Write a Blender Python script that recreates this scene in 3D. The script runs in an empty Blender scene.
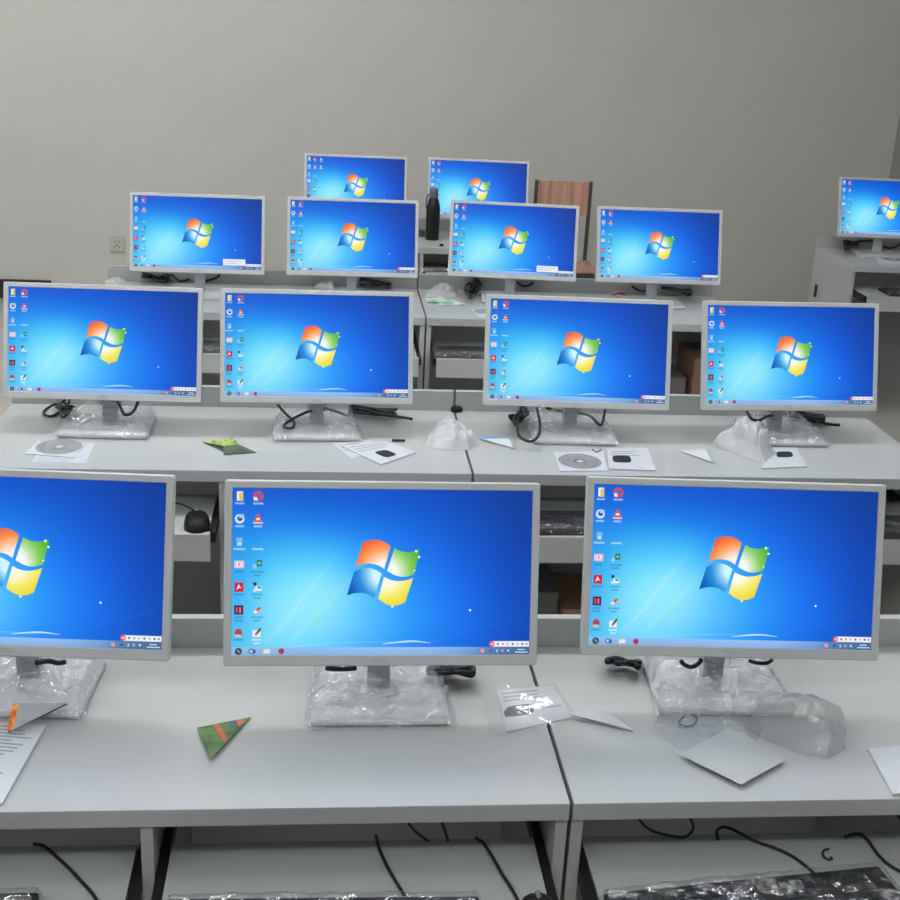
import bpy, bmesh, math, random
from mathutils import Vector, Matrix
from mathutils.bvhtree import BVHTree
from mathutils import noise as mnoise
random.seed(7)
C = bpy.context.scene.collection
SC = bpy.context.scene
TOP = 0.75                       # desk top height

# ------------------------------------------------------------------ camera
F_PX, CAM_H, PITCH, YAW, ROLL = 1246.137, TOP + 1.11308, 0.344077, 0.107631, 0.050536
cp, sp, cy, sy = math.cos(PITCH), math.sin(PITCH), math.cos(YAW), math.sin(YAW)
fwd = Vector((sy * cp, cy * cp, -sp)); rgt = Vector((cy, -sy, 0)); upv = rgt.cross(fwd)
c_, s_ = math.cos(ROLL), math.sin(ROLL)
RR = c_ * rgt + s_ * upv; UU = -s_ * rgt + c_ * upv
EYE = Vector((0, 0, CAM_H))
cam_data = bpy.data.cameras.new('camera'); cam = bpy.data.objects.new('camera', cam_data); C.objects.link(cam)
m = Matrix.Identity(4)
for i in range(3):
    m[i][0] = RR[i]; m[i][1] = UU[i]; m[i][2] = -fwd[i]; m[i][3] = EYE[i]
cam.matrix_world = m
cam_data.sensor_width = 36; cam_data.sensor_height = 36; cam_data.sensor_fit = 'HORIZONTAL'
cam_data.lens = 36 * F_PX / 900
cam_data.clip_start = 0.05
SC.camera = cam

def ray(x, y): return fwd * F_PX + (x - 450) * RR + (450 - y) * UU
def D(x, y, h=0.0):              # point over the desk plane, h above it
    d = ray(x, y); t = (TOP + h - EYE.z) / d.z
    return EYE + t * d
def V(x, y, Y):                  # point on the vertical plane at distance Y
    d = ray(x, y); t = Y / d.y
    return EYE + t * d

# ------------------------------------------------------------------ materials
def lin(c):
    return tuple(((v / 255) / 12.92 if v / 255 <= .04045 else ((v / 255 + .055) / 1.055) ** 2.4) for v in c)
def newmat(name):
    mt = bpy.data.materials.new(name); mt.use_nodes = True
    return mt, mt.node_tree.nodes, mt.node_tree.links, mt.node_tree.nodes['Principled BSDF']
def mat(name, col, rough=.5, spec=.4, var=.0, scale=20, bump=0, bscale=200, metal=0):
    mt, N, L, b = newmat(name)
    c = (*col, 1)
    b.inputs['Base Color'].default_value = c; b.inputs['Roughness'].default_value = rough
    b.inputs['Specular IOR Level'].default_value = spec; b.inputs['Metallic'].default_value = metal
    tc = N.new('ShaderNodeTexCoord')
    if var:
        n = N.new('ShaderNodeTexNoise'); n.inputs['Scale'].default_value = scale; n.inputs['Detail'].default_value = 3
        L.new(tc.outputs['Object'], n.inputs['Vector'])
        r = N.new('ShaderNodeValToRGB')
        r.color_ramp.elements[0].position = .3; r.color_ramp.elements[1].position = .7
        r.color_ramp.elements[0].color = (*[v * (1 - var) for v in col], 1)
        r.color_ramp.elements[1].color = (*[min(1, v * (1 + var)) for v in col], 1)
        L.new(n.outputs['Fac'], r.inputs['Fac']); L.new(r.outputs['Color'], b.inputs['Base Color'])
    if bump:
        n2 = N.new('ShaderNodeTexNoise'); n2.inputs['Scale'].default_value = bscale; n2.inputs['Detail'].default_value = 2
        L.new(tc.outputs['Object'], n2.inputs['Vector'])
        bp = N.new('ShaderNodeBump'); bp.inputs['Strength'].default_value = bump; bp.inputs['Distance'].default_value = .002
        L.new(n2.outputs['Fac'], bp.inputs['Height']); L.new(bp.outputs['Normal'], b.inputs['Normal'])
    return mt
def film(name, opacity, col=(.8, .83, .86), rough=.12, bump=.6, bscale=40, diff_rough=.5, gloss=.075):
    """thin wrapping film: mostly clear, a little milky, glossy"""
    mt, N, L, b = newmat(name)
    out = N['Material Output']
    b.inputs['Base Color'].default_value = (*col, 1); b.inputs['Roughness'].default_value = diff_rough
    b.inputs['Specular IOR Level'].default_value = .3
    tr = N.new('ShaderNodeBsdfTransparent'); gl = N.new('ShaderNodeBsdfGlossy')
    gl.inputs['Roughness'].default_value = rough * .5; gl.inputs['Color'].default_value = (.95, .97, 1, 1)
    tc = N.new('ShaderNodeTexCoord'); n = N.new('ShaderNodeTexNoise')
    n.inputs['Scale'].default_value = bscale; n.inputs['Detail'].default_value = 3; n.inputs['Distortion'].default_value = 1.2
    L.new(tc.outputs['Object'], n.inputs['Vector'])
    bp = N.new('ShaderNodeBump'); bp.inputs['Strength'].default_value = bump; bp.inputs['Distance'].default_value = .006
    L.new(n.outputs['Fac'], bp.inputs['Height'])
    L.new(bp.outputs['Normal'], gl.inputs['Normal'])
    lw = N.new('ShaderNodeLayerWeight'); lw.inputs['Blend'].default_value = .5; L.new(bp.outputs['Normal'], lw.inputs['Normal'])
    pw = N.new('ShaderNodeMath'); pw.operation = 'POWER'; pw.inputs[1].default_value = 4; L.new(lw.outputs['Facing'], pw.inputs[0])
    fr = N.new('ShaderNodeMath'); fr.operation = 'MULTIPLY_ADD'; fr.inputs[1].default_value = .6; fr.inputs[2].default_value = gloss; L.new(pw.outputs[0], fr.inputs[0])
    m1 = N.new('ShaderNodeMixShader'); m1.inputs[0].default_value = opacity
    L.new(tr.outputs[0], m1.inputs[1]); L.new(b.outputs[0], m1.inputs[2])
    m2 = N.new('ShaderNodeMixShader'); L.new(fr.outputs[0], m2.inputs[0]); L.new(m1.outputs[0], m2.inputs[1]); L.new(gl.outputs[0], m2.inputs[2])
    L.new(m2.outputs[0], out.inputs['Surface'])
    return mt
def wood(name, c1, c2):
    mt, N, L, b = newmat(name)
    tc = N.new('ShaderNodeTexCoord'); mp = N.new('ShaderNodeMapping'); mp.inputs['Scale'].default_value = (28, 28, 1.2)
    n = N.new('ShaderNodeTexNoise'); n.inputs['Scale'].default_value = 1.0; n.inputs['Detail'].default_value = 4
    r = N.new('ShaderNodeValToRGB'); r.color_ramp.elements[0].color = (*c1, 1); r.color_ramp.elements[1].color = (*c2, 1)
    r.color_ramp.elements[0].position = .35; r.color_ramp.elements[1].position = .65
    L.new(tc.outputs['Object'], mp.inputs['Vector']); L.new(mp.outputs[0], n.inputs['Vector'])
    L.new(n.outputs['Fac'], r.inputs['Fac']); L.new(r.outputs['Color'], b.inputs['Base Color'])
    b.inputs['Roughness'].default_value = .45
    return mt
def printed(name, cols, scale, rough=.4):
    """printed leaflet: patches of a few inks"""
    mt, N, L, b = newmat(name)
    tc = N.new('ShaderNodeTexCoord'); n = N.new('ShaderNodeTexNoise'); n.inputs['Scale'].default_value = scale
    n.inputs['Detail'].default_value = 1.5
    r = N.new('ShaderNodeValToRGB'); r.color_ramp.interpolation = 'LINEAR'
    el = r.color_ramp.elements
    el[0].position = cols[0][0]; el[0].color = (*lin(cols[0][1]), 1)
    el[1].position = cols[-1][0]; el[1].color = (*lin(cols[-1][1]), 1)
    for p, c in cols[1:-1]:
        e = el.new(p); e.color = (*lin(c), 1)
    L.new(tc.outputs['Object'], n.inputs['Vector']); L.new(n.outputs['Fac'], r.inputs['Fac']); L.new(r.outputs['Color'], b.inputs['Base Color'])
    b.inputs['Roughness'].default_value = rough
    return mt

M = {}
M['wall'] = mat('wall_paint', (.60, .59, .56), .85, .2, .015, 2.5, .15, 90)
M['wall_side'] = mat('side_wall_paint', (.60, .592, .56), .85, .2, .015, 2.5)
M['ceiling'] = mat('ceiling_paint', (.84, .84, .82), .9, .2, .01, 2)
M['floor'] = mat('floor_tile', (.50, .48, .45), .35, .4, .05, 6)
M['base'] = mat('dark_skirting', (.035, .028, .025), .5, .4, .1, 10)
M['lam'] = mat('white_laminate', (.445, .468, .475), .38, .35, .012, 4, .05, 600)
M['lam_side'] = mat('white_laminate_board', (.44, .455, .45), .45, .35, .012, 4)
M['shell'] = mat('white_monitor_plastic', (.51, .54, .555), .32, .5, .01, 30, .04, 900)
M['stand'] = mat('stand_plastic', (.54, .57, .60), .3, .5, .01, 30)
M['mark'] = mat('embossed_mark', (.40, .425, .44), .3, .5, .02, 60)
M['black'] = mat('black_plastic', (.007, .007, .008), .45, .25, .15, 60)
M['cable'] = mat('black_cable_sheath', (.014, .017, .024), .45, .4, .1, 60)
M['slide'] = mat('black_slide_metal', (.012, .012, .012), .5, .4, .1, 40)
M['key'] = mat('keyboard_black', (.010, .010, .012), .6, .2, .2, 50)
M['paper'] = mat('white_paper', (.58, .61, .66), .7, .3, .02, 30)
M['ink'] = mat('grey_ink', (.30, .32, .36), .7, .3, .15, 80)
M['dark_ink_and_shade'] = mat('dark_print_and_shade', (.025, .028, .036), .5, .3, .2, 40)
M['grey_card'] = mat('grey_card_back', (.40, .41, .42), .6, .3, .03, 40)
M['orange'] = printed('orange_print', [(.3, (200, 60, 20)), (.5, (250, 120, 20)), (.65, (255, 190, 40))], 60)
M['leaf'] = printed('green_print', [(.28, (40, 60, 40)), (.45, (60, 100, 40)), (.55, (70, 120, 40)), (.7, (110, 110, 60))], 35)
M['leaf_bright'] = printed('bright_green_print', [(.3, (60, 120, 30)), (.5, (80, 160, 50)), (.6, (170, 190, 60)), (.75, (60, 110, 40))], 40)  # brighter green inks of the second-row leaflet
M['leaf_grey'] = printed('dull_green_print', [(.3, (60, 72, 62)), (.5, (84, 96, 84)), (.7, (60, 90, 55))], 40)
M['pink_orange'] = mat('orange_print_patch', lin((190, 100, 60)), .4, .4, .1, 40)
M['blue_print'] = mat('blue_print_patch', lin((60, 90, 150)), .4, .4, .1, 40)
M['red_print'] = printed('red_white_wrapper', [(.3, (190, 60, 80)), (.5, (215, 110, 120)), (.55, (225, 215, 220)), (.75, (230, 225, 228))], 30)
M['green_white'] = printed('green_white_wrapper', [(.3, (70, 150, 100)), (.5, (130, 190, 150)), (.56, (205, 212, 208)), (.75, (210, 214, 212))], 22)
M['disc'] = mat('disc_silver', (.32, .335, .35), .25, .6, .06, 30)
M['disc_ring'] = mat('disc_dark_ring', (.19, .20, .22), .3, .5, .05, 30)
M['iri'] = printed('iridescent_edge', [(.3, (80, 140, 210)), (.48, (90, 200, 150)), (.6, (120, 170, 230)), (.75, (150, 140, 220))], 30, .25)
M['film'] = film('clear_wrap_film', .20, (.46, .51, .56), .12, .8, 38, gloss=.085)
M['film2'] = film('clear_sleeve_film', .13, (.66, .69, .74), .08, .15, 12)
M['bag'] = film('milky_plastic_bag', .55, (.56, .59, .60), .22, .6, 40)
M['bag_thin'] = film('thin_milky_bag', .38, (.50, .53, .55), .2, .5, 30)
M['bag_white'] = film('white_plastic_bag', .70, (.66, .69, .71), .6, .5, 30, gloss=.03)
M['kfilm'] = film('keyboard_wrap_film', .05, (.35, .40, .45), .20, 1.0, 22)
M['foam'] = mat('white_foam_sheet', (.46, .49, .50), .8, .2, .01, 30, .1, 200)
M['bottle'] = mat('dark_bottle_paint', (.010, .013, .015), .4, .3, .05, 30)
M['cap'] = mat('grey_bottle_cap', (.12, .135, .135), .35, .5, .05, 30)
M['wood'] = wood('chair_plywood', lin((182, 136, 114)), lin((216, 172, 148)))
M['post'] = mat('dark_chair_metal', (.07, .075, .07), .4, .5, .05, 30)
M['carton'] = mat('brown_carton', (.46, .27, .19), .8, .2, .08, 8)
M['carton_dark'] = mat('dark_grey_carton', (.26, .26, .25), .7, .2, .08, 8)
M['plate'] = mat('socket_plate', (.52, .51, .48), .5, .4, .01, 20)
M['hole'] = mat('dark_hole', (.03, .03, .03), .6, .2, .1, 20)

# screen: self-lit picture held in a colour attribute
ms, N, L, b = newmat('lit_screen')
b.inputs['Base Color'].default_value = (.01, .01, .012, 1); b.inputs['Roughness'].default_value = .35
b.inputs['Specular IOR Level'].default_value = .06
at = N.new('ShaderNodeAttribute'); at.attribute_name = 'pic'
L.new(at.outputs['Color'], b.inputs['Emission Color']); b.inputs['Emission Strength'].default_value = 1.0
M['screen'] = ms

# ------------------------------------------------------------------ mesh helpers
class MB:
    def __init__(s): s.v = []; s.f = []; s.mi = []; s.sm = []; s.cur = 0; s.smooth = False
    def add(s, vs, fs, mi=None, smooth=None):
        o = len(s.v); s.v += [tuple(p) for p in vs]
        for f in fs:
            s.f.append([i + o for i in f]); s.mi.append(s.cur if mi is None else mi)
            s.sm.append(s.smooth if smooth is None else smooth)
        return s
    def box(s, x0, x1, y0, y1, z0, z1, bev=0.0, mi=None, mtx=None, seg=2):
        bm = bmesh.new()
        bmesh.ops.create_cube(bm, size=1)
        for v in bm.verts:
            v.co = Vector((x0 + (v.co.x + .5) * (x1 - x0), y0 + (v.co.y + .5) * (y1 - y0), z0 + (v.co.z + .5) * (z1 - z0)))
        if bev > 0: bmesh.ops.bevel(bm, geom=bm.edges[:], offset=bev, segments=seg, profile=.6, affect='EDGES')
        if mtx: bmesh.ops.transform(bm, matrix=mtx, verts=bm.verts)
        bm.verts.index_update()
        s.add([v.co for v in bm.verts], [[v.index for v in f.verts] for f in bm.faces], mi)
        bm.free(); return s
    def tube(s, pts, r, seg=8, mi=None, sub=6, cap=True):
        P = smooth_path([Vector(p) for p in pts], sub) if sub > 1 else [Vector(p) for p in pts]
        n = len(P); vs = []; up = None
        for i in range(n):
            t = (P[min(i + 1, n - 1)] - P[max(i - 1, 0)])
            if t.length < 1e-9: t = Vector((1, 0, 0))
            t.normalize()
            if up is None:
                up = Vector((0, 0, 1)) if abs(t.z) < .9 else Vector((1, 0, 0))
            sd = t.cross(up)
            if sd.length < 1e-6: sd = t.cross(Vector((0, 1, 0)))
            sd.normalize(); up = sd.cross(t).normalized()
            rr = r[min(i * len(r) // n, len(r) - 1)] if isinstance(r, (list, tuple)) else r
            for k in range(seg):
                a = 2 * math.pi * k / seg
                vs.append(P[i] + (sd * math.cos(a) + up * math.sin(a)) * rr)
        fs = [[i * seg + k, i * seg + (k + 1) % seg, (i + 1) * seg + (k + 1) % seg, (i + 1) * seg + k] for i in range(n - 1) for k in range(seg)]
        if cap: fs += [list(range(seg))[::-1], [(n - 1) * seg + k for k in range(seg)]]
        return s.add(vs, fs, mi, True)
    def lathe(s, prof, seg=32, mi=None, mtx=None):
        vs = []
        for r, z in prof:
            for k in range(seg):
                a = 2 * math.pi * k / seg; vs.append(Vector((r * math.cos(a), r * math.sin(a), z)))
        fs = [[i * seg + k, i * seg + (k + 1) % seg, (i + 1) * seg + (k + 1) % seg, (i + 1) * seg + k] for i in range(len(prof) - 1) for k in range(seg)]
        if prof[0][0] > 1e-6: fs.append(list(range(seg))[::-1])
        if prof[-1][0] > 1e-6: fs.append([(len(prof) - 1) * seg + k for k in range(seg)])
        if mtx: vs = [mtx @ v for v in vs]
        return s.add(vs, fs, mi, True)
    def slab(s, pts, t, mi=None):
        """flat polygon with thickness t below it"""
        n = len(pts); P = [Vector(p) for p in pts]
        nr = Vector((0, 0, 0))
        for i in range(n): nr += (P[i] - P[0]).cross(P[(i + 1) % n] - P[0])
        if nr.z < 0: P = P[::-1]
        vs = P + [p - Vector((0, 0, t)) for p in P]
        fs = [list(range(n)), list(range(2 * n - 1, n - 1, -1))] + [[i, i + n, (i + 1) % n + n, (i + 1) % n] for i in range(n)]
        return s.add(vs, fs, mi, False)
    def build(s, name, mats, parent=None, loc=None):
        me = bpy.data.meshes.new(name)
        off = Vector(loc) if loc is not None else Vector((0, 0, 0))
        me.from_pydata([Vector(v) - off for v in s.v], [], s.f)
        for mt in (mats if isinstance(mats, (list, tuple)) else [mats]): me.materials.append(mt)
        for p, mi, sm in zip(me.polygons, s.mi, s.sm): p.material_index = mi; p.use_smooth = sm
        bm = bmesh.new(); bm.from_mesh(me); bmesh.ops.recalc_face_normals(bm, faces=bm.faces[:]); bm.to_mesh(me); bm.free()
        me.update()
        o = bpy.data.objects.new(name, me); C.objects.link(o)
        if parent: o.parent = parent
        if loc is not None: o.location = loc
        return o
def smooth_path(P, sub):
    if len(P) < 3:
        return P
    out = []
    n = len(P)
    for i in range(n - 1):
        p0, p1, p2, p3 = P[max(i - 1, 0)], P[i], P[i + 1], P[min(i + 2, n - 1)]
        for k in range(sub):
            t = k / sub
            out.append(.5 * ((2 * p1) + (p2 - p0) * t + (2 * p0 - 5 * p1 + 4 * p2 - p3) * t * t + (3 * p1 - p0 - 3 * p2 + p3) * t ** 3))
    out.append(P[-1]); return out
def tag(o, label, cat, group=None):
    o['label'] = label; o['category'] = cat
    if group: o['group'] = group
    return o
def thing(name, label, cat, loc=(0, 0, 0), rz=0, group=None):
    o = bpy.data.objects.new(name, None); C.objects.link(o); o.empty_display_size = .05
    o.location = loc; o.rotation_euler = (0, 0, rz)
    return tag(o, label, cat, group)
def struct(name, mb, mt):
    o = mb.build(name, mt); o['kind'] = 'structure'; return o
def dup(root, loc, rz, label):
    r = root.copy(); C.objects.link(r); r.location = loc; r.rotation_euler = (0, 0, rz); r['label'] = label
    for ch in list(root.children):
        c = ch.copy(); C.objects.link(c); c.parent = r
        for g in list(ch.children):
            d = g.copy(); C.objects.link(d); d.parent = c
    return r

# ------------------------------------------------------------------ room
X0, X1, Y0, Y1, ZC = -4.6, 3.60, -3.0, 7.85, 3.1
struct('floor', MB().box(X0 - .1, X1 + .1, Y0 - .1, Y1 + .1, -.1, 0), M['floor'])
struct('ceiling', MB().box(X0 - .1, X1 + .1, Y0 - .1, Y1 + .1, ZC, ZC + .1), M['ceiling'])
struct('wall_back', MB().box(X0 - .1, X1 + .1, Y1, Y1 + .1, 0, ZC), M['wall'])
struct('wall_right', MB().box(X1, X1 + .1, Y0, Y1, 0, ZC), mat('right_wall_shaded', (.34, .335, .32), .85, .2, .015, 2.5))  # shade on this wall is put into its darker base colour
struct('wall_left', MB().box(X0 - .1, X0, Y0, Y1, 0, ZC), M['wall_side'])
struct('wall_front', MB().box(X0 - .1, X1 + .1, Y0 - .1, Y0, 0, ZC), M['wall_side'])
struct('baseboard_back', MB().box(X0, -1.70, Y1 - .012, Y1, 0, .121, .003), M['base'])
struct('baseboard_back_end', MB().box(-.86, X1 - .012, Y1 - .012, Y1, 0, .092, .003), M['base'])
struct('baseboard_right', MB().box(X1 - .012, X1, Y0, Y1 - .0125, 0, .092, .003), M['base'])

# bare fluorescent tubes hanging under the ceiling plus added fill lamps, each a short row of soft lamps
def lamp(x, y, w):
    for k in (-.42, 0, .42):
        l = bpy.data.lights.new('ceiling_or_fill_lamp', 'POINT'); l.shadow_soft_size = .09
        l.energy = w * 1.17 / 3; l.color = (.985, .995, 1)
        o = bpy.data.objects.new('ceiling_or_fill_lamp', l); C.objects.link(o); o.location = (x + k, y, ZC - .28)
for x, y, w in ((-2.6, 3.05, 40), (-.35, 3.05, 38), (1.5, 3.05, 26), (-2.8, 6.0, 27), (-.6, 6.0, 19), (1.7, 4.9, 13),  # last lamp on this line is placed to brighten the corner desk
                (-2.6, .1, 22), (-.3, .1, 20), (1.6, .1, 16), (-1.4, 1.6, 6), (.8, 1.6, 6)):  # unseen rows added as fill for the bezels and softer desk shadows
    lamp(x, y, w)

# ------------------------------------------------------------------ desks
YF = [1.5418, 2.9142, 4.5454, 5.9561]
XS = .3765; W = 1.2495; DEP = .478; PITCHX = .625
DESK_GROUP = 'white two-seat computer desks'
def make_desk(x0, yf, label, trays, depth=DEP, hole=False, w=W, split=None):
    """x0 left end, yf front edge; trays = pull-out of each tray in metres or None"""
    t = thing('computer_desk', label, 'desk', (x0, yf, 0), 0, DESK_GROUP)
    g = .003
    MB().box(g, w - g, 0, depth, TOP - .030, TOP, .0015).build('worktop', M['lam'], t)
    zt = TOP - .0305
    MB().box(g, g + .018, .006, depth, 0, zt, .001).build('side_panel', M['lam_side'], t)
    MB().box(w - g - .018, w - g, .006, depth, 0, zt, .001).build('side_panel', M['lam_side'], t)
    mid = split or w / 2
    MB().box(mid - .009, mid + .009, .006, depth, 0, zt, .001).build('divider_panel', M['lam_side'], t)
    MB().box(g, w - g, depth + .0003, depth + .018, .02, TOP + .0585, .001).build('back_panel', M['lam_side'], t)
    if hole:
        MB().box(g - .004, g - .0003, .405, .435, .500, .565, .0015).build('cable_slot', M['hole'], t)
    for k in range(2):
        a = g + .018 if k == 0 else mid + .009
        bb = mid - .009 if k == 0 else w - g - .018
        pull = trays[k]
        if pull is None: continue
        tr = MB().box(a + .017, bb - .017, -pull + .002, -pull + .25, TOP - .134, TOP - .12, .0008).build('keyboard_tray', M['lam'], t)
        MB().box(a + .012, bb - .012, -pull - .016, -pull + .0017, TOP - .188, TOP - .117, .0012).build('tray_front', M['lam_side'], tr)
        for xx in (a + .001, bb - .015):
            MB().box(xx, xx + .014, -pull + .01, .30, TOP - .150, TOP - .123, .001).build('tray_slide', M['slide'], t)
    return t
make_desk(XS - W, YF[0], 'white desk of the nearest row, left of the seam, green and orange leaflet on it', (.17, .17))
make_desk(XS, YF[0], 'white desk of the nearest row, right of the seam, crumpled clear bag on it', (.17, .17))
make_desk(XS - W, YF[1], 'white second-row desk left of the seam, with a green folded leaflet on it', (.11, .10), .510)
make_desk(XS, YF[1], 'white second-row desk right of the seam, with two plastic bags and a white triangle card', (.11, .11), .510)
make_desk(XS - W, YF[2], 'white third-row desk left of the seam, nearest the wall socket', (.135, .135), .50)
make_desk(XS, YF[2], 'white third-row desk right of the seam, with a red and white wrapper on it', (.135, None), .50)
make_desk(-.165, YF[3], 'farthest white desk, carrying the dark bottle', (0.0, 0.0), .47)
make_desk(2.56, 5.82, 'white corner desk at the right edge, its left side panel in view', (.14, None), .49, True, 1.02, .625)

# ------------------------------------------------------------------ screen picture
UC = [0, .15, .3, .45, .6, .8, 1]
VC = [0, .2, .4, .6, .8, 1]
TAB = [
 [(20, 92, 210), (18, 90, 208), (14, 88, 206), (12, 84, 204), (10, 78, 196), (8, 68, 176), (8, 60, 150)],
 [(26, 124, 228), (26, 128, 234), (22, 124, 232), (18, 112, 228), (14, 98, 218), (10, 78, 192), (8, 62, 160)],
 [(42, 156, 238), (66, 188, 246), (72, 192, 250), (46, 158, 248), (24, 122, 238), (12, 88, 210), (8, 66, 172)],
 [(58, 176, 243), (118, 222, 252), (140, 228, 254), (80, 190, 252), (36, 144, 248), (16, 100, 224), (10, 70, 180)],
 [(70, 186, 243), (136, 226, 254), (134, 224, 254), (84, 190, 252), (40, 150, 250), (18, 106, 228), (10, 74, 184)],
 [(80, 196, 240), (110, 214, 250), (96, 204, 252), (68, 172, 250), (36, 136, 245), (17, 100, 220), (10, 72, 178)]]
def cr(p0, p1, p2, p3, t): return .5 * (2 * p1 + (p2 - p0) * t + (2 * p0 - 5 * p1 + 4 * p2 - p3) * t * t + (3 * p1 - p0 - 3 * p2 + p3) * t ** 3)
def interp(xs, ys, x):
    n = len(xs); i = 0
    while i < n - 2 and x > xs[i + 1]: i += 1
    t = (x - xs[i]) / (xs[i + 1] - xs[i])
    p = [ys[max(i - 1, 0)], ys[i], ys[i + 1], ys[min(i + 2, n - 1)]]
    return tuple(cr(p[0][k], p[1][k], p[2][k], p[3][k], t) for k in range(3))
def wallp(u, v):
    u = min(max(u, 0), 1); v = min(max(v, 0), 1)
    return tuple(min(255, max(0, q)) for q in interp(VC, [interp(UC, row, u) for row in TAB], v))
def blend(a, bcol, k): return tuple(a[i] * (1 - k) + bcol[i] * k for i in range(3))

MW, MH, HB, TILT = .508, .299, .098, .297
ST, CT = math.sin(TILT), math.cos(TILT)
SBX, STOP, SBOT = .0127, .0125, .0178          # bezel margins
SW, SH = MW - 2 * SBX, MH - STOP - SBOT
def tl(x, h, d): return Vector((x, h * ST + d * CT, HB + h * CT - d * ST))   # panel coordinates -> local
class Pic:
    def __init__(s): s.v = []; s.f = []; s.c = []
    def pt(s, u, v, lift): return tl((u - .5) * SW, SBOT + (1 - v) * SH, .0026 - lift)
    def poly(s, uv, col, lift):
        o = len(s.v); s.v += [s.pt(u, v, lift) for u, v in uv]
        s.f.append(list(range(o, o + len(uv)))); s.c.append([col if not callable(col) else col(u, v) for u, v in uv])
    def rect(s, u0, v0, u1, v1, col, lift): s.poly([(u0, v0), (u1, v0), (u1, v1), (u0, v1)], col, lift)
    def disc(s, u, v, r, col, lift, n=14, sx=1):
        s.poly([(u + r * sx * math.cos(2 * math.pi * k / n), v + r * SW / SH * math.sin(2 * math.pi * k / n)) for k in range(n)], col, lift)
    def grid(s, f, nu, nv, colf, lift):
        o = len(s.v)
        P = [[f(i / nu, j / nv) for i in range(nu + 1)] for j in range(nv + 1)]
        for row in P: s.v += [s.pt(u, v, lift) for u, v in row]
        for j in range(nv):
            for i in range(nu):
                a = o + j * (nu + 1) + i; s.f.append([a, a + 1, a + nu + 2, a + nu + 1])
                s.c.append([colf(*P[jj][ii]) for jj, ii in ((j, i), (j, i + 1), (j + 1, i + 1), (j + 1, i))])
    def strip(s, pts, w, colf, lift):
        for (a, b, wa), (c, d, wb) in zip([(p[0], p[1], q) for p, q in zip(pts, w)], [(p[0], p[1], q) for p, q in zip(pts[1:], w[1:])]):
            s.poly([(a, b - wa), (c, d - wb), (c, d + wb), (a, b + wa)], colf, lift)
def lerp2(a, bb, t): return (a[0] + (bb[0] - a[0]) * t, a[1] + (bb[1] - a[1]) * t)
def along(pts, t):
    n = len(pts) - 1; i = min(int(t * n), n - 1); k = t * n - i
    P = [Vector((*pts[max(min(j, n), 0)], 0)) for j in (i - 1, i, i + 1, i + 2)]
    r = [cr(P[0][q], P[1][q], P[2][q], P[3][q], k) for q in (0, 1)]
    return tuple(r)
def flag_uv(p):                                 # measured on the middle near screen
    px, py = 330 + p[0] / 8.18, 520 + p[1] / 8.18
    return ((px - 231.7) / 302.4, (py - 486.6) / 168.6)
PANES = [
 ([(262, 168), (330, 147), (400, 150), (452, 170), (490, 200)], [(205, 370), (262, 348), (320, 344), (390, 358), (440, 388)], (238, 70, 45), (252, 150, 80), (253, 242, 232)),
 ([(522, 216), (580, 240), (640, 247), (690, 236), (735, 222)], [(465, 405), (520, 435), (580, 452), (640, 448), (690, 430)], (70, 170, 50), (130, 205, 90), (245, 248, 240)),
 ([(192, 412), (250, 387), (310, 380), (370, 396), (420, 426)], [(135, 610), (185, 594), (240, 588), (300, 596), (362, 628)], (4, 84, 176), (40, 140, 220), (205, 246, 255)),
 ([(440, 455), (500, 480), (560, 490), (630, 480), (682, 462)], [(395, 635), (445, 672), (500, 692), (560, 690), (618, 666)], (232, 205, 40), (245, 232, 90), (255, 252, 232))]
CENTRE = flag_uv((448, 425))
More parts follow.
